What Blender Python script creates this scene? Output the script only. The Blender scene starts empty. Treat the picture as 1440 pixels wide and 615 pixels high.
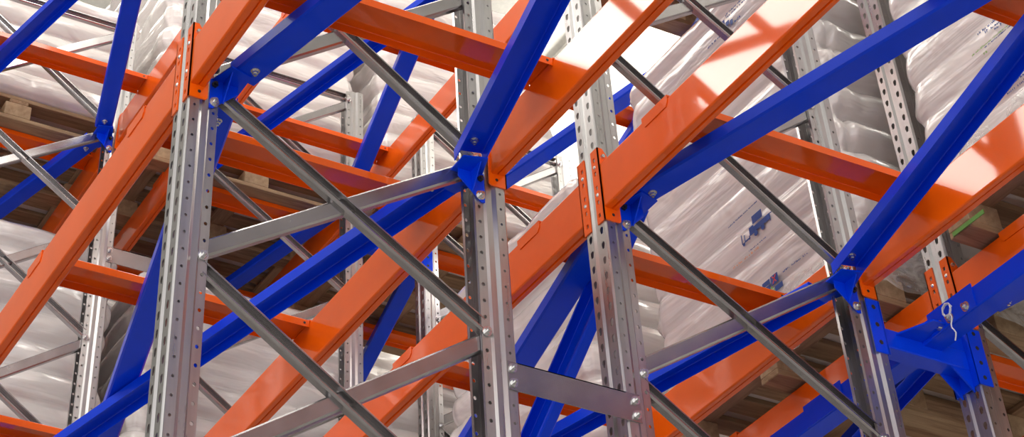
import bpy, math, random
from mathutils import Vector, Matrix, noise
PI = math.pi
C = bpy.context.scene.collection
H = 4.6            # height of the first beam level's reference plane above the floor
L = 3.53           # bay length along the aisle
W = 0.107          # upright width
ROW = {1: 0.0, 2: 0.9604, 3: 1.34, 4: 2.30, 5: 2.69, 6: 3.65}   # hole line of each upright row (depth)
SGN = {1: -1, 2: 1, 3: -1, 4: 1, 5: -1, 6: 1}                    # which way each row's slotted face looks
LV = {0: 0.0, 2: 2.35}

# ---------------------------------------------------------------- materials
def new_mat(name):
    m = bpy.data.materials.new(name); m.use_nodes = True
    nt = m.node_tree; b = nt.nodes['Principled BSDF']
    return m, nt, b
def nd(nt, t, **kw):
    n = nt.nodes.new(t)
    for k, v in kw.items():
        if k in n.inputs: n.inputs[k].default_value = v
        else: setattr(n, k, v)
    return n
def coords(nt, scale):
    tc = nd(nt, 'ShaderNodeTexCoord'); mp = nd(nt, 'ShaderNodeMapping')
    mp.inputs['Scale'].default_value = scale
    nt.links.new(tc.outputs['Object'], mp.inputs['Vector'])
    return mp.outputs['Vector']
def ramp(nt, fac, stops):
    r = nd(nt, 'ShaderNodeValToRGB'); e = r.color_ramp.elements
    while len(e) < len(stops): e.new(0.5)
    for i, (p, c) in enumerate(stops): e[i].position = p; e[i].color = (*c, 1)
    nt.links.new(fac, r.inputs['Fac']); return r.outputs['Color']
def bump(nt, b, h, strength, dist):
    bp = nd(nt, 'ShaderNodeBump', Strength=strength, Distance=dist)
    nt.links.new(h, bp.inputs['Height']); nt.links.new(bp.outputs['Normal'], b.inputs['Normal'])
def paint(name, col, rough=0.26, coat=0.6, coatr=0.05, spec=0.2):
    m, nt, b = new_mat(name)
    b.inputs['Roughness'].default_value = rough
    b.inputs['Coat Weight'].default_value = coat
    b.inputs['Coat Roughness'].default_value = coatr
    b.inputs['Specular IOR Level'].default_value = spec
    v = coords(nt, (3, 3, 3)); n = nd(nt, 'ShaderNodeTexNoise', Scale=2.0, Detail=4.0); nt.links.new(v, n.inputs['Vector'])
    lo = tuple(c * 0.9 for c in col)
    nt.links.new(ramp(nt, n.outputs['Fac'], [(0.3, lo), (0.7, col)]), b.inputs['Base Color'])
    n2 = nd(nt, 'ShaderNodeTexNoise', Scale=90.0, Detail=2.0); nt.links.new(v, n2.inputs['Vector'])
    bump(nt, b, n2.outputs['Fac'], 0.03, 0.002)
    return m
ORANGE = paint('orange_powder_coat', (0.90, 0.118, 0.002), 0.35, 0.9, 0.06, 0.05)
BLUE = paint('blue_powder_coat', (0.0003, 0.050, 0.80), 0.4, 0.3, 0.12, 0.1)
def galv(name, col, metal, rough, stretch):
    m, nt, b = new_mat(name)
    b.inputs['Metallic'].default_value = metal
    v = coords(nt, stretch); n = nd(nt, 'ShaderNodeTexNoise', Scale=3.0, Detail=5.0); nt.links.new(v, n.inputs['Vector'])
    vo = nd(nt, 'ShaderNodeTexVoronoi', Scale=60.0)
    v2 = coords(nt, (1, 1, 1)); nt.links.new(v2, vo.inputs['Vector'])
    mx = nd(nt, 'ShaderNodeMix'); mx.data_type = 'FLOAT'; mx.inputs[0].default_value = 0.07
    nt.links.new(n.outputs['Fac'], mx.inputs[2]); nt.links.new(vo.outputs['Distance'], mx.inputs[3])
    a = tuple(c * 0.86 for c in col)
    nt.links.new(ramp(nt, mx.outputs[0], [(0.3, a), (0.65, col)]), b.inputs['Base Color'])
    r = nd(nt, 'ShaderNodeMapRange'); r.inputs['To Min'].default_value = rough - 0.04; r.inputs['To Max'].default_value = rough + 0.06
    nt.links.new(n.outputs['Fac'], r.inputs['Value']); nt.links.new(r.outputs['Result'], b.inputs['Roughness'])
    return m
STEEL = galv('galvanised_steel', (0.53, 0.52, 0.52), 0.95, 0.28, (20, 20, 1.2))
BRACE = galv('galvanised_brace_steel', (0.43, 0.415, 0.42), 0.95, 0.24, (5, 5, 5))
BOLT = galv('zinc_bolt', (0.75, 0.75, 0.75), 0.95, 0.22, (30, 30, 30))
DARKBOLT = galv('dark_bolt', (0.05, 0.05, 0.055), 0.6, 0.4, (30, 30, 30))
def film(name, col, rough, fold, seed):
    m, nt, b = new_mat(name)
    b.inputs['Roughness'].default_value = rough
    b.inputs['Coat Weight'].default_value = 0.8; b.inputs['Coat Roughness'].default_value = 0.12
    v = coords(nt, (0.35, 0.35, 6)); n = nd(nt, 'ShaderNodeTexNoise', Scale=2.2, Detail=3.0, Roughness=0.5, Distortion=0.4)
    nt.links.new(v, n.inputs['Vector'])
    v2 = coords(nt, (1.2, 1.2, 3.0)); n2 = nd(nt, 'ShaderNodeTexNoise', Scale=2.6, Detail=2.0, Distortion=1.2); nt.links.new(v2, n2.inputs['Vector'])
    ad = nd(nt, 'ShaderNodeMath', operation='ADD'); nt.links.new(n.outputs['Fac'], ad.inputs[0]); nt.links.new(n2.outputs['Fac'], ad.inputs[1])
    bump(nt, b, ad.outputs[0], fold, 0.05)
    lo = tuple(c * 0.95 for c in col)
    nt.links.new(ramp(nt, n.outputs['Fac'], [(0.35, lo), (0.62, col)]), b.inputs['Base Color'])
    return m
FILM = film('white_stretch_film', (0.72, 0.675, 0.655), 0.24, 0.36, 1)
SACK = film('white_sack_film', (0.70, 0.665, 0.65), 0.22, 0.34, 2)
def clear_film():
    m, nt, b = new_mat('clear_stretch_film')
    b.inputs['Base Color'].default_value = (0.75, 0.72, 0.70, 1); b.inputs['Roughness'].default_value = 0.18
    b.inputs['Coat Weight'].default_value = 0.5
    v = coords(nt, (3, 3, 6)); n = nd(nt, 'ShaderNodeTexNoise', Scale=3.0, Detail=5.0, Distortion=1.5); nt.links.new(v, n.inputs['Vector'])
    bump(nt, b, n.outputs['Fac'], 0.9, 0.03)
    r = nd(nt, 'ShaderNodeMapRange'); r.inputs['From Min'].default_value = 0.35; r.inputs['From Max'].default_value = 0.75
    r.inputs['To Min'].default_value = 0.22; r.inputs['To Max'].default_value = 0.75
    nt.links.new(n.outputs['Fac'], r.inputs['Value']); nt.links.new(r.outputs['Result'], b.inputs['Alpha'])
    return m
CLEAR = clear_film()
def wood(name, a, bcol, sc):
    m, nt, b = new_mat(name); b.inputs['Roughness'].default_value = 0.75
    v = coords(nt, sc); n = nd(nt, 'ShaderNodeTexNoise', Scale=2.5, Detail=7.0, Roughness=0.65, Distortion=0.8); nt.links.new(v, n.inputs['Vector'])
    nt.links.new(ramp(nt, n.outputs['Fac'], [(0.3, a), (0.68, bcol)]), b.inputs['Base Color'])
    bump(nt, b, n.outputs['Fac'], 0.25, 0.004); return m
WOODX = wood('pallet_wood_long', (0.20, 0.115, 0.06), (0.42, 0.28, 0.165), (1.2, 14, 14))
WOODY = wood('pallet_wood_cross', (0.19, 0.11, 0.055), (0.40, 0.27, 0.155), (14, 1.2, 14))
WOODB = wood('pallet_block_wood', (0.26, 0.165, 0.09), (0.48, 0.34, 0.205), (8, 8, 8))
def flat(name, col, rough=0.6):
    m, nt, b = new_mat(name); b.inputs['Roughness'].default_value = rough
    v = coords(nt, (6, 6, 6)); n = nd(nt, 'ShaderNodeTexNoise', Scale=4.0, Detail=3.0); nt.links.new(v, n.inputs['Vector'])
    nt.links.new(ramp(nt, n.outputs['Fac'], [(0.3, tuple(c * 0.88 for c in col)), (0.7, col)]), b.inputs['Base Color']); return m
INK = flat('blue_print_ink', (0.02, 0.07, 0.30), 0.4)
INKO = flat('orange_print_ink', (0.75, 0.33, 0.15), 0.5)
INKR = flat('red_print_ink', (0.7, 0.06, 0.05), 0.5)
INKG = flat('green_print_ink', (0.25, 0.5, 0.12), 0.5)
WHITEP = flat('white_painted_panel', (0.80, 0.79, 0.74), 0.55)
WALLG = flat('grey_wall_panel', (0.24, 0.24, 0.24), 0.6)
FLOORM = flat('light_grey_concrete', (0.46, 0.44, 0.42), 0.5)
GREEN = flat('green_paper_label', (0.13, 0.32, 0.06), 0.6)
GREYBODY = flat('grey_lamp_housing', (0.5, 0.5, 0.5), 0.4)
PLASTIC = film('loose_plastic_twist', (0.75, 0.76, 0.8), 0.2, 0.5, 3)
def lamp_mat(strength):
    m, nt, b = new_mat('lit_diffuser'); b.inputs['Base Color'].default_value = (0.9, 0.9, 0.9, 1)
    b.inputs['Emission Color'].default_value = (1.0, 0.95, 0.87, 1); b.inputs['Emission Strength'].default_value = strength; return m
LAMP = lamp_mat(13.0)

# ---------------------------------------------------------------- mesh collecting
class MB:
    def __init__(s): s.v = []; s.f = []
    def add(s, vs, fs):
        o = len(s.v); s.v += [tuple(p) for p in vs]; s.f += [tuple(i + o for i in f) for f in fs]; return s
    def box(s, x0, x1, y0, y1, z0, z1, M=None, ch=0.0):
        if x1 < x0: x0, x1 = x1, x0
        if y1 < y0: y0, y1 = y1, y0
        c = min(ch, (x1 - x0) * .45, (y1 - y0) * .45, (z1 - z0) * .45)
        if c <= 0:
            vs = [(x, y, z) for z in (z0, z1) for y in (y0, y1) for x in (x0, x1)]
            fs = [(0, 2, 3, 1), (4, 5, 7, 6), (0, 1, 5, 4), (2, 6, 7, 3), (0, 4, 6, 2), (1, 3, 7, 5)]
        else:   # box with chamfered vertical and horizontal edges: three stacked rings
            def ring(z, i):
                a = [(x0 + i + c, y0 + i), (x1 - i - c, y0 + i), (x1 - i, y0 + i + c), (x1 - i, y1 - i - c), (x1 - i - c, y1 - i), (x0 + i + c, y1 - i), (x0 + i, y1 - i - c), (x0 + i, y0 + i + c)]
                return [(p[0], p[1], z) for p in a]
            vs = ring(z0, c * .7) + ring(z0 + c, 0) + ring(z1 - c, 0) + ring(z1, c * .7)
            fs = [tuple(range(7, -1, -1)), tuple(range(24, 32))]
            for k in range(3):
                for i in range(8):
                    j = (i + 1) % 8; fs.append((k * 8 + i, k * 8 + j, k * 8 + 8 + j, k * 8 + 8 + i))
        if M: vs = [M @ Vector(p) for p in vs]
        return s.add(vs, fs)
    def extrude(s, prof, p0, p1, u, w):
        """closed outline (a,b) swept from p0 to p1, axes u and w"""
        p0, p1, u, w = map(Vector, (p0, p1, u, w)); n = len(prof)
        vs = [p0 + u * a + w * b for a, b in prof] + [p1 + u * a + w * b for a, b in prof]
        fs = [tuple(range(n))[::-1], tuple(range(n, 2 * n))] + [(i, (i + 1) % n, n + (i + 1) % n, n + i) for i in range(n)]
        return s.add(vs, fs)
    def cyl(s, p0, p1, r, n=12, r2=None):
        p0, p1 = Vector(p0), Vector(p1); d = (p1 - p0).normalized()
        a = d.orthogonal().normalized(); b = d.cross(a); r2 = r if r2 is None else r2
        vs = [p0 + (a * math.cos(t) + b * math.sin(t)) * r for t in [2 * PI * i / n for i in range(n)]]
        vs += [p1 + (a * math.cos(t) + b * math.sin(t)) * r2 for t in [2 * PI * i / n for i in range(n)]]
        return s.add(vs, [tuple(range(n))[::-1], tuple(range(n, 2 * n))] + [(i, (i + 1) % n, n + (i + 1) % n, n + i) for i in range(n)])
    def tube(s, pts, r, n=6):
        for a, b in zip(pts[:-1], pts[1:]): s.cyl(a, b, r, n)
        return s
    def mesh(s, name, mat, smooth=True, recalc=True):
        me = bpy.data.meshes.new(name); me.from_pydata(s.v, [], s.f)
        import bmesh
        if recalc:
            bm = bmesh.new(); bm.from_mesh(me); bmesh.ops.recalc_face_normals(bm, faces=bm.faces); bm.to_mesh(me); bm.free()
        me.materials.append(mat)
        if smooth:
            for p in me.polygons: p.use_smooth = True
            me.set_sharp_from_angle(angle=math.radians(32))
        me.update(); return me
    def build(s, name, mat, parent=None, loc=None, smooth=True, recalc=True):
        o = put(name, s.mesh(name, mat, smooth, recalc), parent, loc)
        if smooth and recalc:
            w = o.modifiers.new('WeightedNormal', 'WEIGHTED_NORMAL'); w.keep_sharp = True; w.weight = 100
        return o
def put(name, me, parent=None, loc=None):
    o = bpy.data.objects.new(name, me); C.objects.link(o)
    if parent: o.parent = parent
    if loc: o.location = loc
    return o
TOP = []
def thing(name, label, cat, loc=(0, 0, 0), group=None):
    o = bpy.data.objects.new(name, None); C.objects.link(o); o.location = loc; o.empty_display_size = 0.05
    o['label'] = label; o['category'] = cat
    if group: o['group'] = group
    TOP.append(o); return o
def tag(o, label, cat, group=None):
    o['label'] = label; o['category'] = cat
    if group: o['group'] = group
    TOP.append(o); return o
def struct(name, o): o.name = name; o['kind'] = 'structure'; TOP.append(o); return o
def hexbolt(p, d, r=0.011, washer=True):
    m = MB(); p = Vector(p); d = Vector(d).normalized()
    if washer: m.cyl(p, p + d * 0.003, r * 1.35, 14)
    m.cyl(p + d * 0.003, p + d * 0.011, r * 0.95, 6); m.cyl(p + d * 0.011, p + d * 0.018, r * 0.5, 10)
    return m

# ---------------------------------------------------------------- upright (sheet profile with real holes)
def hole_cells(m, a, b, u_c, hole, zs, p=0.05):
    """flat strip from profile point a to b (xy), one hole per cell; u_c distance of the hole centre from a"""
    a, b = Vector((*a, 0)), Vector((*b, 0)); d = b - a; ln = d.length; d.normalize()
    for z in zs:
        o = [(0, -p / 2), (ln / 2, -p / 2), (ln, -p / 2), (ln, 0), (ln, p / 2), (ln / 2, p / 2), (0, p / 2), (0, 0)]
        vs = [a + d * x + Vector((0, 0, z + y)) for x, y in o] + [a + d * (u_c + x) + Vector((0, 0, z + y)) for x, y in hole]
        m.add(vs, [(i, (i + 1) % 8, 8 + (i + 1) % 8, 8 + i) for i in range(8)])
def ring8(rx, rz):
    an = [-135, -90, -45, 0, 45, 90, 135, 180]
    return [(rx * math.cos(math.radians(t)), rz * math.sin(math.radians(t))) for t in an]
KEY = [(-0.0045, -0.012), (0, -0.013), (0.0045, -0.012), (0.0082, 0.001), (0.0065, 0.0085), (0, 0.0115), (-0.0065, 0.0085), (-0.0082, 0.001)]
prof_half = [(-0.026, 0.0745), (-0.016, 0.076), (-0.014, 0.050), (-0.0075, 0.043), (-0.0075, 0.025), (0.0, 0.014), (0.0, -0.013), (-0.005, -0.018), (-0.038, -0.018), (-0.045, -0.011)]
zc = [round(-4.55 + 0.05 * i, 3) for i in range(156)]           # hole rows up to the cut top at 3.225
ztop = zc[-1] + 0.025; zbot = zc[0] - 0.025
def upright_mesh():
    m = MB()
    full = prof_half + [(-W - x, y) for x, y in reversed(prof_half)]
    n = len(prof_half); strips = []
    for i in range(len(full) - 1):
        a, b = full[i], full[i + 1]; k = i if i < n - 1 else (2 * n - 2 - i)
        ln = (Vector(b) - Vector(a)).length
        mir = i >= n
        if k == 1: hole_cells(m, a, b, ln / 2, ring8(0.0052, 0.0058), zc)
        elif k == 5: hole_cells(m, a, b, ln * (0.5 if not mir else 0.5), ring8(0.0042, 0.0045), zc)
        elif k == 7: hole_cells(m, a, b, ln * (0.55 if not mir else 0.45), KEY, zc)
        else:
            m.add([(*a, zbot), (*b, zbot), (*b, ztop), (*a, ztop)], [(0, 1, 2, 3)])
        m.add([(*a, -4.59), (*b, -4.59), (*b, zbot), (*a, zbot)], [(0, 1, 2, 3)])
    import bmesh
    me = bpy.data.meshes.new('upright'); me.from_pydata(m.v, [], m.f)
    bm = bmesh.new(); bm.from_mesh(me); bmesh.ops.remove_doubles(bm, verts=bm.verts, dist=0.0002)
    bmesh.ops.recalc_face_normals(bm, faces=bm.faces)
    bm.to_mesh(me); bm.free(); me.materials.append(STEEL)
    return me
UPR = upright_mesh()
def add_upright(parent, x, row, face_up=True):
    o = put('upright', UPR, parent)
    if SGN[row] < 0: o.location = (x, ROW[row], 0)
    else: o.location = (x - W, ROW[row], 0); o.rotation_euler = (0, 0, PI)
    md = o.modifiers.new('Solidify', 'SOLIDIFY'); md.thickness = 0.0022; md.offset = 0
    MB().box(-W - 0.03, 0.03, -0.05, 0.11, -4.6, -4.59).build('foot_plate', STEEL, o)
    return o

# ---------------------------------------------------------------- bracing channels
def lipc(h, w, lip, t=0.0025, c=0.005):
    """C outline, axis a = height h (centred), axis b = depth from mouth (0) to web (-w)"""
    o = [(h/2 - lip, 0), (h/2 - c, 0), (h/2, -c), (h/2, -w + c), (h/2 - c, -w), (-h/2 + c, -w), (-h/2, -w + c), (-h/2, -c), (-h/2 + c, 0), (-h/2 + lip, 0)]
    i = [(-h/2 + lip, -t), (-h/2 + c, -t), (-h/2 + t, -c), (-h/2 + t, -w + c), (-h/2 + c, -w + t), (h/2 - c, -w + t), (h/2 - t, -w + c), (h/2 - t, -c), (h/2 - c, -t), (h/2 - lip, -t)]
    return o + i
NODES = [-0.395, 0.165, 0.80, 1.39, 1.97, 2.55, 3.17]
low = -0.395
while low - 0.58 > -4.5: low -= 0.58; NODES.insert(0, low)
def upright_frame(x, r0, label, group):
    t = thing('upright_frame', label, 'rack frame', (0, 0, 0), group)
    add_upright(t, x, r0); add_upright(t, x, r0 + 1)
    ya, yb = ROW[r0] + 0.062, ROW[r0 + 1] - 0.062
    lo = [z for z in NODES]
    for z0, z1 in zip(lo[:-1], lo[1:]):
        for kind in (0, 1):
            if kind == 0: p, q = Vector((x - 0.014, ya - .012, z1 - .02)), Vector((x - 0.014, yb + .012, z0 + .012))     # falls away from the aisle, mouth open to the bay
            else: p, q = Vector((x - 0.060, yb + .012, z1 - .012)), Vector((x - 0.060, ya - .012, z0 + .02))
            d = (q - p).normalized(); up = Vector((1, 0, 0)).cross(d).normalized()
            m = MB()
            if kind == 0: m.extrude(lipc(0.042, 0.032, 0.009), p, q, up, (1, 0, 0))
            else: m.extrude(lipc(0.045, 0.032, 0.008), p, q, up, (-1, 0, 0))
            o = m.build('diagonal_brace', BRACE, t)
    # top tie
    p, q = Vector((x - 0.03, ya, 3.2)), Vector((x - 0.03, yb, 3.2))
    MB().extrude(lipc(0.045, 0.032, 0.008), p, q, (0, 0, 1), (1, 0, 0)).build('top_tie', BRACE, t)
    for z in NODES:
        if z < -1.2: continue
        for y in (ya, yb): hexbolt((x - 0.013, y, z), (1, 0, 0)).build('bolt', BOLT, t)
    return t

# ---------------------------------------------------------------- load beams
def beam_profile(y_out, y_in):
    """y_out = slotted-face side, y_in = inner side; outline in (y,z), relative z 0.114..0.268, with a lap seam underneath"""
    s = 1 if y_in > y_out else -1; w = abs(y_in - y_out); z0, z1, r = 0.114, 0.268, 0.006
    def arc(cy, cz, a0, a1): return [(cy + r * math.cos(math.radians(a)), cz + r * math.sin(math.radians(a))) for a in (a0, (2*a0+a1)/3, (a0+2*a1)/3, a1)]
    p = arc(r, z0 + r, 180, 270)
    g = w * 0.52
    p += [(g - .0015, z0), (g, z0 + .005), (g + .003, z0 + .005), (g + .0045, z0 - .0015)]
    p += arc(w - r, z0 + r - .0015, 270, 360) + arc(w - r, z1 - r, 0, 90)
    p += [(w*.5, z1), (w*.5 - .001, z1 - .0015)] + [(y, z - .0015) for y, z in arc(r, z1 - r, 90, 180)]
    return [(y_out + s * y, z) for y, z in p]
def load_beam(bay, lv, row, label, group):
    x0, x1 = (bay * L, bay * L + L - W)
    z = LV[lv]; s = SGN[row]; yf = ROW[row] + s * 0.018
    t = thing('rack_crossbeam', label, 'beam', (0, 0, 0), group)
    y_out = yf + s * 0.001; y_in = yf - s * 0.046
    MB().extrude(beam_profile(y_out, y_in), (x0 + 0.005, 0, z), (x1 - 0.005, 0, z), (0, 1, 0), (0, 0, 1)).build('beam_body', ORANGE, t)
    for xe, d in ((x0, 1), (x1, -1)):
        m = MB(); za, zb = z + 0.072, z + 0.325
        ys = sorted((yf + s * 0.001, yf + s * 0.005))
        # leg lying on the slotted face, with square windows
        fx0, fx1 = xe - d * 0.034, xe + d * 0.005
        a, b = min(fx0, fx1), max(fx0, fx1)
        wins = [zb - 0.035, zb - 0.083, zb - 0.133, zb - 0.183, zb - 0.228]
        cx = xe - d * 0.019; hw = 0.0055; prev = za
        for wz in sorted(wins):
            m.box(a, b, ys[0], ys[1], prev, wz - .007); m.box(a, cx - hw, ys[0], ys[1], wz - .007, wz + .007); m.box(cx + hw, b, ys[0], ys[1], wz - .007, wz + .007); prev = wz + .007
        m.box(a, b, ys[0], ys[1], prev, zb)
        # leg lying on the side of the upright, lower corner cut
        xs = sorted((xe + d * 0.001, xe + d * 0.005)); o_, i_ = yf + s * 0.005, yf - s * 0.054
        n = [(o_, za), (i_ + s * .006, za), (i_, za + .006), (i_, za + .05), (i_ + s * .008, zb - .05), (o_ - s * .018, zb), (o_, zb)]
        m.extrude([(y, zz) for y, zz in n], (xs[0], 0, 0), (xs[1], 0, 0), (0, 1, 0), (0, 0, 1))
        c = m.build('end_connector', ORANGE, t, smooth=False)
        hv = MB(); pz = za + 0.022; yy = yf - s * 0.028
        hv.cyl((xe + d * .005, yy, pz), (xe + d * .0056, yy, pz), 0.005, 12); hv.build('lock_pin_hole', DARKBOLT, c)
        rv = MB()
        for wz in (zb - .06, zb - .158): rv.cyl((cx, ys[0] if s < 0 else ys[1], wz), (cx, (ys[0] if s < 0 else ys[1]) + s * .003, wz), .0065, 10, .004)
        rv.cyl((xe + d * .005, yf - s * .012, zb - .03), (xe + d * .012, yf - s * .012, zb - .03), .008, 8, .006)
        rv.build('rivet', BOLT, c)
    return t

# ---------------------------------------------------------------- cross bars between the beams (open-down channels)
def cross_bar(xc, r0, lv, label, group):
    z = LV[lv]; hw = 0.067; t = thing('pallet_support_bar', label, 'support bar', (0, 0, 0), group)
    ya, yb = ROW[r0] - 0.018 + 0.047, ROW[r0 + 1] + 0.018 - 0.047
    zt = 0.2745 + z; zb_ = 0.246 + z; th = .0022; r = .004
    pr = [(-hw, zb_), (-hw, zt - r), (-hw + r, zt), (hw - r, zt), (hw, zt - r), (hw, zb_), (hw - th, zb_), (hw - th, zt - r), (hw - r, zt - th), (-hw + r, zt - th), (-hw + th, zt - r), (-hw + th, zb_)]
    MB().extrude(pr, (xc, ya, 0), (xc, yb, 0), (1, 0, 0), (0, 0, 1)).build('channel', ORANGE, t)
    for y, s in ((ya, -1), (yb, 1)):
        yo = y + s * 0.0475
        m = MB(); a, b = sorted((y, yo + s * .003)); m.box(xc - hw, xc + hw, a, b, z + .270, zt)
        a, b = sorted((yo + s*.0005, yo + s * .0035))
        m.extrude([(-hw, .2745), (hw, .2745), (hw, .252), (hw - .012, .238), (-hw + .012, .238), (-hw, .252)], (xc, a, z), (xc, b, z), (1, 0, 0), (0, 0, 1))
        m.build('hook_tab', ORANGE, t, smooth=False)
        MB().cyl((xc + hw, y - s * .018, z + .259), (xc + hw + .001, y - s * .018, z + .259), .0045, 10).build('screw_hole', DARKBOLT, t)
    return t

# ---------------------------------------------------------------- plan bracing
def plan_brace(p0, p1, open_down, label, group, wid=0.088):
    t = thing('plan_brace', label, 'brace', (0, 0, 0), group)
    p0, p1 = Vector(p0), Vector(p1); d = (p1 - p0).normalized(); u = Vector((0, 0, 1)).cross(d).normalized()
    h, th, w, r = 0.042, 0.003, wid / 2, 0.006
    pr = [(-w, h), (-w, r), (-w + r, 0), (w - r, 0), (w, r), (w, h), (w - th, h), (w - th, r), (w - r, th), (-w + r, th), (-w + th, r), (-w + th, h)]
    if open_down: pr = [(a, -b + h) for a, b in reversed(pr)]
    MB().extrude(pr, p0, p1, u, (0, 0, 1)).build('channel', BLUE, t)
    for p, s in ((p0, 1), (p1, -1)):
        q = p + d * s * 0.06
        zb = h if open_down else 0
        hexbolt((q.x, q.y, q.z + (h - th if open_down else 0)), (0, 0, -1), .010).build('bolt', BOLT, t)
    return t
def gusset(x, row, z, label, group, under):
    """blue node bracket bolted to the rear flange of an upright, carrying two plan braces"""
    s = -SGN[row]                                   # towards the frame's inside
    y0 = ROW[row] + s * 0.045; t = thing('gusset_bracket', label, 'bracket', (0, 0, 0), group)
    zt = z + (.0 if not under else .002)
    m = MB(); m.extrude([(y0 - s*.006, zt), (y0 + s * .085, zt - .004), (y0 + s * .085, zt - .03), (y0 + s * .012, zt - .098), (y0 - s*.006, zt - .098)], (x - .0125, 0, 0), (x - .0085, 0, 0), (0, 1, 0), (0, 0, 1))
    m.build('flange_plate', BLUE, t, smooth=False)
    m = MB(); m.extrude([(x - .13, y0 + s * .03), (x - .11, y0 + s * .10), (x + .05, y0 + s * .10), (x + .07, y0 + s * .03), (x - .0125, y0 + s * .004), (x - .07, y0 + s * .004)], (0, 0, zt - .005), (0, 0, zt - .001), (1, 0, 0), (0, 1, 0))
    m.build('seat_plate', BLUE, t, smooth=False)
    m = MB(); m.extrude([(x - .008, zt - .005), (x + .05, zt - .005), (x - .008, zt - .075)], (0, y0 + s * .040, 0), (0, y0 + s * .044, 0), (1, 0, 0), (0, 0, 1))
    m.build('stiffener', BLUE, t, smooth=False)
    hexbolt((x - .0085, y0 + s * .016, zt - .078), (1, 0, 0), .011).build('bolt', BOLT, t)
    for k in (0, 1):
        hexbolt((x - .012, y0 - s * .014 + s * .028, z + .035 - .055 * k), (1, 0, 0), .010).build('bolt', DARKBOLT, t)
    return t

# ---------------------------------------------------------------- row spacers
def row_spacer(x, r, z, label, group):
    t = thing('row_spacer', label, 'spacer bar', (0, 0, 0), group)
    y0, y1 = ROW[r] - 0.012, ROW[r + 1] + 0.026
    m = MB(); m.box(x + .0015, x + .0045, y0, y1, z - .041, z + .041)
    m.box(x - .02, x + .0045, y0 + .03, y1 - .045, z + .038, z + .041); m.build('plate', BRACE, t)
    for y in (y0 + .013, y1 - .016):
        for k in (-.021, .021): hexbolt((x + .0045, y, z + k), (1, 0, 0), .0095).build('bolt', BOLT, t)
    return t

# ---------------------------------------------------------------- pallets and loads
def box_mesh(name, sx, sy, sz, mat): return MB().box(-sx/2, sx/2, -sy/2, sy/2, -sz/2, sz/2, ch=0.003).mesh(name, mat, smooth=False)
PM = {'top': box_mesh('deck_board', .10, 1.2, .022, WOODY), 'cross': box_mesh('stringer_board', 1.2, .10, .022, WOODX), 'block': box_mesh('block', .10, .14, .078, WOODB), 'bot': box_mesh('bottom_board', .10, 1.2, .022, WOODY)}
def pallet(xc, yc, z, label, group):
    t = thing('wooden_pallet', label, 'pallet', (xc, yc, z), group)
    rnd = random.Random(int(xc * 100) + int(z * 10))
    for x in (-.55, 0, .55):
        put('bottom_board', PM['bot'], t, (x, 0, .011))
        for y in (-.53, 0, .53): put('block', PM['block'], t, (x, y, .061))
    for y in (-.53, 0, .53): put('stringer_board', PM['cross'], t, (0, y, .111))
    for i in range(8): put('deck_board', PM['top'], t, (-.55 + i * 1.1 / 7 + rnd.uniform(-.006, .006), 0, .133))
    return t
def load_mesh(sx, sy, h, seed, flatface, layer=0.15, amp=0.028, lean=0.0):
    """stack of filled sacks pulled tight in film: rounded block with sack bulges; flatface keeps the aisle side smooth"""
    rnd = random.Random(seed); N, M_ = 168, 120
    nl = max(3, round(h / layer)); offs = [rnd.uniform(-.03, .012) for _ in range(nl + 1)]; sh = [rnd.uniform(0, 1) for _ in range(nl + 1)]
    vs = []; fs = []; R = 0.10
    per = []
    # rounded rectangle
    for side, (cx, cy, a0) in enumerate(((sx/2-R, sy/2-R, 0), (-sx/2+R, sy/2-R, 90), (-sx/2+R, -sy/2+R, 180), (sx/2-R, -sy/2+R, 270))):
        for k in range(9):
            a = math.radians(a0 + k * 90 / 8); per.append((cx + R*math.cos(a), cy + R*math.sin(a), math.cos(a), math.sin(a)))
        nxt = {0: (-1, 0, sx - 2*R), 1: (0, -1, sy - 2*R), 2: (1, 0, sx - 2*R), 3: (0, 1, sy - 2*R)}[side]
        base = per[-1]
        for k in range(1, 34):
            d = nxt[2] * k / 34; per.append((base[0] + nxt[0]*d, base[1] + nxt[1]*d, base[2], base[3]))
    N = len(per)
    for j in range(M_ + 1):
        z = h * j / M_; lf = z / h * nl; li = min(nl - 1, int(lf)); fr = lf - li
        bl = abs(math.sin(PI * fr)) ** 0.6
        ed = min(1, (z + .02) / .05) ** .5 * min(1, max(0, (h - z)) / .09) ** .5 if j < M_ else 0
        inset = (1 - ed) * .075
        for x, y, nx, ny in per:
            side = 1.0 if ny > -.7 or not flatface else .22
            along = (x * abs(ny) + y * abs(nx)) / .42 + sh[li]
            sb = abs(math.sin(PI * along)) ** .5
            d = (amp * (bl * (.55 + .45 * sb) - .8) + offs[li] * (1 if side == 1 else .2)) * side
            d += side * .012 * noise.noise(Vector((x * 2.2, y * 2.2, z * 7 + seed))) + .006 * side * noise.noise(Vector((x * 9, y * 9, z * 16 + seed)))
            d -= inset
            vs.append((x + nx * d + lean * z, y + ny * d, z))
    for j in range(M_):
        for i in range(N):
            k = (i + 1) % N; fs.append((j*N + i, j*N + k, (j+1)*N + k, (j+1)*N + i))
    fs.append(tuple(range(N))[::-1]); fs.append(tuple(range(M_*N, M_*N + N)))
    m = MB(); m.add(vs, fs); return m
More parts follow.
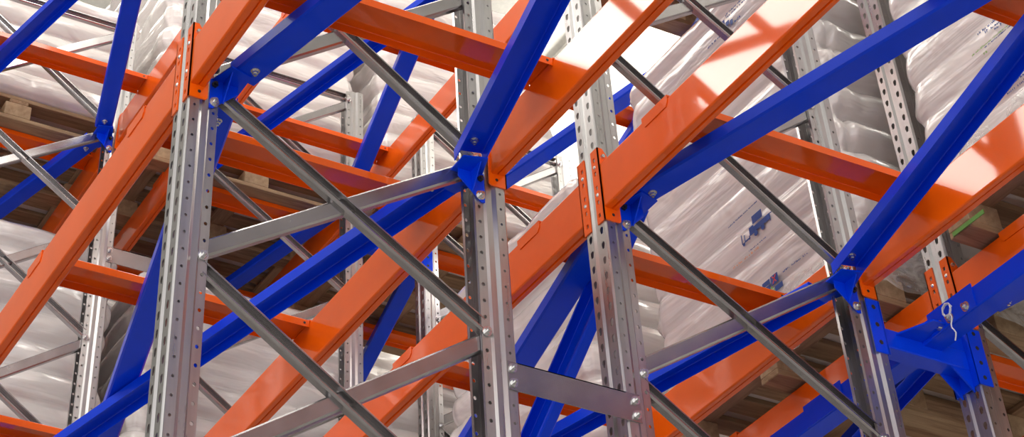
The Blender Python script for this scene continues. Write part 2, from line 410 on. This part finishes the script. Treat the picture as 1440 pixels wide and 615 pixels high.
def load(xc, yc, z, h, seed, label, group, flatface=False, sx=1.26, sy=1.24, mat=None, skirt=None, lean=0.0, amp=0.04):
    t = thing('wrapped_load', label, 'wrapped load', (xc, yc, z), group)
    me = load_mesh(sx, sy, h, seed, flatface, lean=lean, amp=amp).mesh('sack_stack', mat or FILM, smooth=False, recalc=True)
    for p in me.polygons: p.use_smooth = True
    put('sack_stack', me, t)
    if skirt:
        rnd = random.Random(seed + 5); m = MB(); n = 60
        pts = []
        # torn film tail hanging over the pallet along the aisle side and round the end
        path = [(-sx/2 + (sx) * i / 40, -sy/2 - .012 - .01 * math.sin(i*.9)) for i in range(41)] + [(sx/2 + .012 + .008*math.sin(i), -sy/2 + sy * i / 30) for i in range(31)]
        for i, (x, y) in enumerate(path):
            lowz = -.02 - skirt * (.55 + .45 * noise.noise(Vector((i * .13, seed, 0))) + .12 * noise.noise(Vector((i * .7, seed, 3))))
            for k in range(7):
                f = k / 6; zz = .10 + (lowz - .10) * f
                w = .02 * noise.noise(Vector((x * 6, y * 6 + seed, zz * 9)))
                pts.append((x + (w if i > 40 else 0), y + (w if i <= 40 else 0), zz))
        fs = [(i*7 + k, (i+1)*7 + k, (i+1)*7 + k + 1, i*7 + k + 1) for i in range(len(path) - 1) for k in range(6)]
        m.add(pts, fs); m.build('film_skirt', CLEAR, t, recalc=False)
    return t
def decal(t, name, polys, mat, xc, y, z):
    """thin printed shapes on the aisle side of a load; polys in world (x,z)"""
    m = MB()
    for p in polys: m.extrude([(a - xc, b - z) for a, b in p], (0, y, 0), (0, y - .0012, 0), (1, 0, 0), (0, 0, 1))
    return m.build(name, mat, t, smooth=False)
def text_strokes(x0, z0, x1, z1, hgt, seed, word=.9):
    """a line of small print too fine to read: short marks"""
    rnd = random.Random(seed); out = []; ln = math.hypot(x1 - x0, z1 - z0); ux, uz = (x1 - x0) / ln, (z1 - z0) / ln; d = 0
    while d < ln:
        w = rnd.uniform(.35, .7) * hgt
        if rnd.random() > .14:
            a = hgt * rnd.choice((.62, .62, 1.0))
            x, z = x0 + ux * d, z0 + uz * d; t_ = hgt * .22
            out.append([(x, z), (x + t_, z), (x + t_, z + a), (x, z + a)])
            if rnd.random() < .7: out.append([(x, z + a*.5), (x + w*.8, z + a*.5), (x + w*.8, z + a*.5 + t_*.8), (x, z + a*.5 + t_*.8)])
            if rnd.random() < .5: out.append([(x + w*.7, z), (x + w*.7 + t_, z), (x + w*.7 + t_, z + a*.6), (x + w*.7, z + a*.6)])
        d += w + hgt * .28
    return out

# ================================================================= BUILD
# frames
upright_frame(0, 1, 'large cross-braced galvanised frame left of centre, nearest the camera', 'near upright frames')
upright_frame(0, 3, 'large cross-braced galvanised frame right of centre with double-slotted front post', 'near upright frames')
upright_frame(0, 5, 'galvanised frame at far right standing in a blue welded collar', 'near upright frames')
upright_frame(-L, 1, 'distant galvanised frame at the far left in front of pallets', 'far upright frames')
upright_frame(-L, 3, 'distant galvanised frame whose cut top shows left of centre', 'far upright frames')
upright_frame(-L, 5, 'distant thin frame in the middle with small dark blue collar', 'far upright frames')

post = {1: 'large left foreground post', 2: 'post just left of centre', 3: 'double-slotted centre post', 4: 'post with blue V bracket', 5: 'far right post in blue collar', 6: 'rearmost post at right'}
fpost = {1: 'distant post past the left edge', 2: 'distant far left post', 3: 'distant post behind the left post', 4: 'distant post with cut top', 5: 'distant post with blue collar', 6: 'short-topped post between centre posts'}
for r in (1, 2, 3, 4, 5, 6):
    load_beam(0, 0, r, 'bright orange load beam rising right from the ' + post[r], 'near load beams, upper right')
    load_beam(-1, 0, r, 'orange load beam dropping left from the ' + post[r], 'near load beams, lower left')
    load_beam(-1, 2, r, 'upper-level orange load beam rising right from the ' + fpost[r], 'upper level load beams, rising right')
    load_beam(-2, 2, r, 'upper-level orange load beam dropping left from the ' + fpost[r], 'upper level load beams, dropping left')
    load_beam(-2, 0, r, 'lowest rear orange load beam dropping left from the ' + fpost[r], 'rear load beams below the picture')
BARS = [-0.42, -1.28, -2.36, -3.22]
nm = {1: 'first', 2: 'second', 3: 'third', 4: 'fourth'}
pair = {1: 'left rack', 3: 'centre rack', 5: 'right rack'}
for r in (1, 3, 5):
    for i, x in enumerate(BARS):
        cross_bar(x, r, 0, 'orange cross bar of the %s, %s one left of the near posts' % (pair[r], nm[i+1]), 'cross bars left of the near posts')
        cross_bar(x, r, 2, 'upper orange cross bar of the %s, %s one right of the distant posts' % (pair[r], nm[4-i]), 'upper cross bars, empty bay')
        cross_bar(x - L, r, 2, 'orange cross bar under rear pallets of the %s, %s left of distant posts' % (pair[r], nm[i+1]), 'upper cross bars under rear pallets')
    for i, x in enumerate((BARS[3] + L, BARS[2] + L)):
        cross_bar(x, r, 0, 'orange cross bar of the %s, %s one right of the near posts' % (pair[r], nm[i+1]), 'cross bars right of the near posts')

# plan bracing
K = 0.215
def pb(x, row, dx, z, od, label, group, dy0=None, slope=K):
    y = {1: .115, 2: .865, 3: 1.42, 4: 2.212 if x > -1 else 2.245, 5: 2.78, 6: 3.54}[row]
    s = -SGN[row]
    dx = math.copysign(min(abs(dx), .765 / slope), dx); p0 = (x - .05 + .07 * (1 if dx > 0 else -1), y + s * .015, z); p1 = (x - .05 + dx, y + s * slope * abs(dx), z)
    return plan_brace(p0, p1, od, label, group)
zd, zu = 0.113, 0.160
FULL = L - .10
g1, g2, g3, g4 = 'blue plan braces at the near posts', 'blue plan braces at the distant posts', '', ''
pb(0, 1, FULL, zu, False, 'bright blue flat brace rising to the top from the left foreground post', g1)
pb(0, 1, -FULL, zu, False, 'wide blue brace dropping steeply behind the left foreground post', g1)
pb(0, 2, FULL, zd, True, 'grooved blue channel brace rising steeply from the post just left of centre', g1)
pb(0, 2, -FULL, zd, True, 'long grooved blue channel brace dropping to the lower left from left of centre', g1)
pb(0, 3, FULL, zu, False, 'long scuffed blue brace rising right from the double-slotted centre post', g1, slope=.243)
pb(0, 3, -FULL, zu, False, 'wide dark blue brace behind the centre spacer plate, dropping left', g1)
pb(0, 4, FULL, zd, True, 'grooved blue channel brace rising to the right edge from the V bracket at right', g1, slope=.228)
pb(0, 4, -FULL, zd, True, 'blue channel brace dropping left from the V bracket at right', g1)
pb(0, 5, FULL, zu, False, 'dark blue brace at the right edge, rising right behind the blue collar', g1)
pb(0, 5, -FULL, zu, True, 'shadowed navy channel brace dropping left behind the blue collar at lower right', g1)
z2u, z2d = 2.51, 2.463
pb(-L, 1, FULL, z2d, True, 'grooved blue brace crossing the top left corner', g2, slope=.205)
pb(-L, 2, FULL, z2u, False, 'steep dark blue brace rising to the top edge from the far left bracket', g2, slope=.25)
pb(-L, 2, -FULL, z2u, False, 'dark blue brace dropping to the left edge from the far left bracket', g2, slope=.26)
pb(-L, 3, FULL, z2d, True, 'grooved navy brace rising behind the left foreground tube brace', g2, slope=.24)
pb(-L, 3, -FULL, z2d, True, 'grooved navy brace hidden behind the left foreground post, dropping left', g2)
pb(-L, 4, FULL, z2u, False, 'steep flat navy brace rising left of centre from the thin cut-off post', g2, slope=.235)
pb(-L, 4, -FULL, z2u, False, 'navy brace dropping left over pallets from the thin cut-off post', g2)
pb(-L, 5, FULL, z2u, False, 'pale blue-grey brace rising right between the two centre posts', g2, slope=.2)
pb(-L, 5, -FULL, z2u, False, 'dark navy brace dropping left in front of pallets from the distant blue collar', g2)
pb(-L, 6, FULL, z2u + .043, False, 'navy brace right of centre in front of the printed wrapped load', g2, slope=.2)

# spine diagonal seen behind the spacer plate
def spine(p0, p1, label):
    t = thing('spine_brace', label, 'brace', (0, 0, 0))
    p0, p1 = Vector(p0), Vector(p1); d = (p1 - p0).normalized(); up = Vector((0, 1, 0)).cross(d).normalized()
    MB().extrude(lipc(0.115, .04, .012, .003), p0, p1, up, (0, -1, 0)).build('channel', BLUE, t)
    hexbolt(p0 + d * .05 + Vector((0, -.001, 0)), (0, -1, 0)).build('bolt', BOLT, t)
    return t
spine((-.16, 1.545, .300), (-L + .05, 1.545, -1.890), 'dark blue diagonal brace falling behind the centre spacer plate')

near_g = {1: 'blue gusset bracket bolted to the left foreground post', 2: 'blue folded gusset bracket on the post just left of centre', 3: 'blue gusset bracket on the double-slotted centre post', 4: 'blue folded V gusset bracket on the post at right'}
far_g = {2: 'small dark blue gusset bracket on the far left post', 3: 'small blue gusset bracket showing beside the left foreground post', 4: 'small navy gusset bracket on the distant cut-off post', 5: 'small navy gusset bracket near the distant blue collar'}
for r, lb in near_g.items(): gusset(0, r, 0.16 if r in (1, 3) else .11, lb, 'node brackets on the near posts', r in (2, 4))
for r, lb in far_g.items(): gusset(-L, r, 2.50, lb, 'node brackets on the distant posts', False)

row_spacer(0, 2, -0.517, 'galvanised row spacer plate joining the two centre posts', 'row spacer plates')
row_spacer(-L, 2, 1.83, 'small galvanised row spacer plate behind the left foreground post', 'row spacer plates')

# welded blue connection between rows 4 and 5
def collar(x, z, label_c, near):
    t = thing('post_collar', label_c, 'bracket', (0, 0, 0))
    y5 = ROW[5] - 0.018; y4 = ROW[4] + .018
    m = MB()
    m.box(x - W - .006, x + .004, y5 - .005, y5, z - .125, z + .066)          # face of the collar on the slotted front
    m.box(x + .001, x + .005, y5 - .005, y5 + .05, z - .125, z + .066)         # side cheek
    m.box(x - W - .006, x - W - .001, y5 - .005, y5 + .05, z - .125, z + .066)
    m.build('collar_sleeve', BLUE, t, smooth=False)
    m = MB(); m.box(x + .001, x + .005, y4 - .047, y4 + .003, z - .115, z + .066); m.box(x - W - .002, x + .005, y4 + .001, y4 + .006, z - .115, z + .066)
    m.build('far_cheek_plate', BLUE, t, smooth=False)
    m = MB(); m.box(x - .085, x - .02, y4 + .004, y5 - .004, z - .07, z - .005, ch=.004); m.build('cross_tube', BLUE, t)
    for zz, s in ((z - .07, -1), (z - .005, 1)):
        for xx in (x - .085, x - .03):
            m = MB(); m.extrude([(y5 - .004, zz), (y5 - .075, zz), (y5 - .004, zz + s * .07)], (xx, 0, 0), (xx + .006, 0, 0), (0, 1, 0), (0, 0, 1)); m.build('weld_gusset', BLUE, t, smooth=False)
    m = MB(); m.extrude([(x - .02, y4 + .07), (x + .10, y4 + .12), (x + .10, y4 + .17), (x - .02, y4 + .22)], (0, 0, z - .02), (0, 0, z - .014), (1, 0, 0), (0, 1, 0))
    m.build('bearing_plate', BLUE, t, smooth=False)
    for yy in (y4 - .022,):
        for k in (-.08, -.02, .04): MB().cyl((x + .005, yy, z + k), (x + .006, yy, z + k), .0075, 12).build('slot_hole', DARKBOLT, t)
    for k in (-.10, -.05, 0, .05): MB().cyl((x + .005, y5 + .022, z + k), (x + .006, y5 + .022, z + k), .007, 12).build('slot_hole', DARKBOLT, t)
    return t
collar(0, -.0, 'blue welded collar clamping the far right slotted post to its neighbour', True)
collar(-L, 2.35, 'small dark blue welded collar on the distant thin post', False)
# blue guide rail along the aisle direction, bolted over the collar
t = thing('guide_rail', 'long blue rail running through the gap below the far right orange beams', 'rail')
y0, y1 = 2.49, 2.57
pr = [(y0, .035), (y0, -.025), (y0 + .005, -.030), (y1 - .005, -.030), (y1, -.025), (y1, .035), (y1 - .004, .035), (y1 - .004, -.022), (y0 + .004, -.022), (y0 + .004, .035)]
MB().extrude(pr, (-2.2, 0, 0), (2.3, 0, 0), (0, 1, 0), (0, 0, 1)).build('channel', BLUE, t)
MB().box(.03, .24, y0 - .005, y0 - .001, -.03, .047).build('splice_plate', BLUE, t, smooth=False)
MB().box(-.62, -.42, y0 - .005, y0 - .001, -.03, .047).build('splice_plate', BLUE, t, smooth=False)
for x in (.075, .125, .20): hexbolt((x, y0 - .005, -.012), (0, -1, 0), .012).build('bolt', BOLT, t)
m = MB(); rnd = random.Random(4); pts = []
for k in range(26):
    a = k * .75; pts.append((.135 + .024 * math.cos(a) * (1 - k/60), y0 - .022 - .004 * math.sin(k), .006 + .02 * math.sin(a)))
for k in range(9): pts.append((.145 + .006 * math.sin(k * 1.3), y0 - .024, -.012 - .011 * k))
m.tube(pts, .0022, 6)
tag(m.build('plastic_twist', PLASTIC), 'tangled scrap of clear plastic film caught on a bolt of the blue rail', 'plastic scrap')

# pallets and loads
def stack(xc, yc, lv, h, seed, lp, ll, gp, gl, **kw):
    z = LV[lv] + .275
    pallet(xc, yc, z, lp, gp)
    return load(xc + kw.pop('ox', 0), yc, z + .1445, h, seed, ll, gl, **kw)
gp0, gl0 = 'pallets on the rear right beams', 'wrapped loads behind the right posts'
stack(-2.72, 3.16, 0, 1.43, 3, 'wooden pallet under the low rounded load behind the centre posts', 'low grey-white wrapped load with rounded top behind the centre posts', gp0, gl0, ox=.17, flatface=False)
b = stack(-.85, 3.16, 0, 1.56, 11, 'wooden pallet in torn film below the forklift-printed load', 'tall white wrapped load printed with a blue forklift and squares', gp0, gl0, flatface=True, skirt=.15, amp=.075)
c = stack(.74, 3.16, 0, 1.6, 23, 'wooden pallet at the right edge beneath the smooth small-print load', 'large smooth white wrapped load with small print at right edge', gp0, gl0, flatface=True, skirt=.14, amp=.075)
gp2, gl2 = 'rear pallets', 'rear wrapped loads'
cols = {1: ('left', .48), 3: ('middle', 1.82), 5: ('right', 3.16)}
txt = {1: 'far left', 3: 'left of centre', 5: 'the distant blue collar'}
for r in (1, 3, 5):
    nmz, yc = cols[r]
    stack(-4.40, yc, 0, {1: 1.65, 3: 1.60, 5: 1.38}[r], 31 + r, 'wooden pallet under the lower rear load at ' + txt[r], 'lower rear rippled white wrapped load at ' + txt[r], gp2, gl2, mat=SACK)
    stack(-4.40, yc, 2, {1: .76, 3: 1.7, 5: 1.7}[r], 41 + r, 'wooden pallet seen from below on the upper beams at ' + txt[r], 'upper rear white wrapped load at ' + txt[r], gp2, gl2)
    if r > 1: stack(-6.25, yc, 2, 1.6, 51 + r, 'deeper wooden pallet on the upper beams at ' + txt[r], 'deeper upper white wrapped load at ' + txt[r], gp2, gl2)
stack(-1.12, 3.16, 2, 1.5, 61, 'wooden pallet peeking out at the top edge right of centre', 'white load on the pallet above the top edge right of centre', gp2, gl2)
# print on the loads
yl = -.628
Bx, Bz = -.85, .4195
sq = lambda x, z, w, h, k=0: [(x, z), (x + w, z + k), (x + w, z + h + k), (x, z + h)]
lo = []
lo += [sq(-.758, .848, .060, .032)]
lo += [sq(-.755, .815, .068, .022), sq(-.784, .812, .028, .033), sq(-.686, .814, .027, .024)]
lo += [[(-.748 + .011*math.cos(a*PI/4), .805 + .011*math.sin(a*PI/4)) for a in range(8)], [(-.705 + .011*math.cos(a*PI/4), .806 + .011*math.sin(a*PI/4)) for a in range(8)]]
lo += [sq(-.836, .803, .004, .040), sq(-.836, .803, .05, .003), sq(-.818, .806, .004, .028), sq(-.818, .806, .034, .003), sq(-.79, .800, .004, .016), sq(-.658, .806, .003, .03), sq(-.658, .834, .02, .003)]
lo += [[(-.826 + .007*math.cos(a*PI/4), .800 + .007*math.sin(a*PI/4)) for a in range(8)]]
decal(b, 'forklift_print', lo, INK, Bx, yl, Bz)
for q in (sq(-.766, .582, .044, .018), sq(-.716, .566, .042, .036), sq(-.770, .556, .045, .022), sq(-.700, .536, .045, .020)): decal(b, 'printed_square', [q], INK, Bx, yl, Bz)
for k, a in enumerate(((-.643, .582, -.5, .577, .007, 3), (-.904, .912, -.715, .919, .006, 4), (-.804, .757, -.70, .758, .005, 5), (-.694, 1.790, -.50, 1.792, .009, 6), (-.69, 1.776, -.50, 1.778, .009, 7), (-.836, 1.724, -.60, 1.724, .010, 8))):
    decal(b, 'small_print_line', text_strokes(*a), INK, Bx, yl, Bz)
for q in (sq(-.735, 1.752, .03, .03), sq(-.700, 1.742, .022, .02), sq(-.672, 1.730, .016, .022), sq(-.712, 1.724, .016, .014), sq(-.752, 1.735, .012, .014)): decal(b, 'printed_square', [q], INK, Bx, yl, Bz)
decal(b, 'orange_print', text_strokes(-.909, .743, -.748, .741, .009, 9), INKO, Bx, yl, Bz)
decal(b, 'red_cross_print', [[(-.708, .570), (-.703, .570), (-.682, .598), (-.687, .598)], [(-.708, .598), (-.703, .598), (-.682, .570), (-.687, .570)], sq(-.735, 1.775, .012, .008)], INKR, Bx, yl - .0012, Bz)
decal(b, 'green_print', [sq(-.722, .552, .010, .012), sq(-.71, .544, .008, .008)], INKG, Bx, yl, Bz)
Cx, Cz = .74, .4195
for a in ((.518, .829, .70, .826, .009, 20), (.55, .815, .70, .800, .011, 21), (.591, .799, .69, .788, .011, 22), (.53, .768, .68, .768, .005, 24), (.60, .888, .70, .886, .014, 25), (.54, .58, .75, .576, .012, 26), (.56, .56, .75, .556, .010, 27)):
    decal(c, 'small_print_line', text_strokes(*a), INK, Cx, yl, Cz)
decal(c, 'grey_print', text_strokes(.469, .776, .66, .776, .006, 23) + text_strokes(.51, .748, .54, .748, .012, 28), INKG, Cx, yl, Cz)
# paper labels on pallet blocks
MB().box(.16 - Cx, .31 - Cx, 2.5545 - 3.16, 2.5575 - 3.16, .2765 - Cz, .291 - Cz).build('paper_label', GREEN, c)
MB().box(-.40 - Bx, -.27 - Bx, 2.5545 - 3.16, 2.5575 - 3.16, .2765 - Bz, .291 - Bz).build('paper_label', GREEN, b)

# room
struct('floor', MB().box(-16, 10, -8, 12, -.1 - H, -H).build('floor', FLOORM))
ceil = MB(); ceil.box(-16, 10, -8, 12, 6.6, 6.7)
for i in range(14): ceil.box(-16, 10, -7.5 + i * 1.45, -7.38 + i * 1.45, 6.5, 6.6)
struct('ceiling', ceil.build('ceiling', WHITEP, smooth=False))
wl = MB(); wl.box(-16.1, -16, -8, 12, -H, 6.6)
struct('wall_back', wl.build('wall_back', WALLG))
struct('wall_right', MB().box(-16, 10, 12, 12.1, -H, 6.6).build('wall_right', WHITEP))

# lamps hung over the aisles
def lamp(x0, x1, y0, y1, z, label, group='long ceiling lamps over the aisle'):
    t = thing('aisle_lamp', label, 'lamp', (0, 0, 0), group)
    m = MB(); m.box(x0 - .03, x1 + .03, y0 - .03, y1 + .03, z + .004, z + .08, ch=.01); m.build('housing', GREYBODY, t)
    MB().box(x0, x1, y0, y1, z - .01, z + .004).build('diffuser', LAMP, t)
    if y0 > 0: MB().box(x0 + .1, x1 - .1, y0 + .1, y1 - .1, z + .081, z + .09).build('added_uplight', LAMP, t)  # glowing plate added on top of the housing to brighten the ceiling
    for x in (x0 + .3, x1 - .3): MB().cyl((x, (y0 + y1)/2, z + .08), (x, (y0 + y1)/2, 6.6), .006, 6).build('hanger', GREYBODY, t)
lamp(-4.66, -3.0, -4.0, -2.3, 5.0, 'wide bright ceiling lamp mirrored in the orange beams')
lamp(-2.2, -.4, -3.9, -2.7, 5.0, 'second bright ceiling lamp over the aisle')
lamp(.6, 2.6, -3.9, -2.7, 5.0, 'third bright ceiling lamp over the aisle')
lamp(-8.0, -2.0, 6.0, 6.8, 5.4, 'bright ceiling lamp beyond the rack')
lamp(-1.0, 5.0, 6.0, 6.8, 5.4, 'bright ceiling lamp beyond the rack, right')
lamp(-6.5, -1.5, .3, .7, 5.9, 'narrow added fill lamp above the left rack')  # fill lamp added to brighten the gap between the rear loads
lamp(-6.5, -1.5, 2.0, 2.4, 5.9, 'narrow added fill lamp above the centre rack')  # likewise added, whitens the upper loads from overhead
lamp(-1.0, 4.0, 1.0, 1.5, 5.9, 'narrow ceiling lamp above the near bay')

# added world fill light, strongest from low behind the camera
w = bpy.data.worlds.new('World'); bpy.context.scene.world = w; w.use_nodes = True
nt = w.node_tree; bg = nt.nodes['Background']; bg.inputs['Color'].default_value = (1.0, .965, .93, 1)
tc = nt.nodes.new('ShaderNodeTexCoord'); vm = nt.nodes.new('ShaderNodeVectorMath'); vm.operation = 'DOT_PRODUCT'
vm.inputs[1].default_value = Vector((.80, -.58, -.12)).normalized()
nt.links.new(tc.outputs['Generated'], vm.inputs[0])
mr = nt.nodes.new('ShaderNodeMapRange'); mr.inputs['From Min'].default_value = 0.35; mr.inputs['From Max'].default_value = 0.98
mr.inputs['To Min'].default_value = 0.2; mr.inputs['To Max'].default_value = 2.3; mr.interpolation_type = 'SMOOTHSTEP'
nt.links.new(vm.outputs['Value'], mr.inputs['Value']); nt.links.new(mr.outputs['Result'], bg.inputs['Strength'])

# camera
sc = bpy.context.scene
cam = bpy.data.cameras.new('camera'); co = bpy.data.objects.new('camera', cam); C.objects.link(co)
Rw = [[0.4564487, 0.8897324, -0.0055538], [-0.657008, 0.3328345, -0.6764331], [-0.5999959, 0.3124059, 0.7364831]]
pos = Vector((3.87593, -1.45983, -2.99969))
right, down, fwd = Vector(Rw[0]), Vector(Rw[1]), Vector(Rw[2])
M4 = Matrix((( right.x, -down.x, -fwd.x, pos.x), (right.y, -down.y, -fwd.y, pos.y), (right.z, -down.z, -fwd.z, pos.z + H), (0, 0, 0, 1)))
co.matrix_world = M4
cam.sensor_width = 36; cam.lens = 2591.00 / 1440 * 36
cam.shift_x = (720 - 524.18) / 1440; cam.shift_y = -(307.5 - -352.92) / 1440
cam.clip_end = 200; cam.clip_start = .05
sc.camera = co

for o in TOP: o.location.z += H
bpy.context.view_layer.update()
sc.view_settings.view_transform = 'Standard'; sc.view_settings.look = 'None'; sc.view_settings.gamma = 1
sc.view_settings.use_curve_mapping = False; sc.view_settings.exposure = -0.1
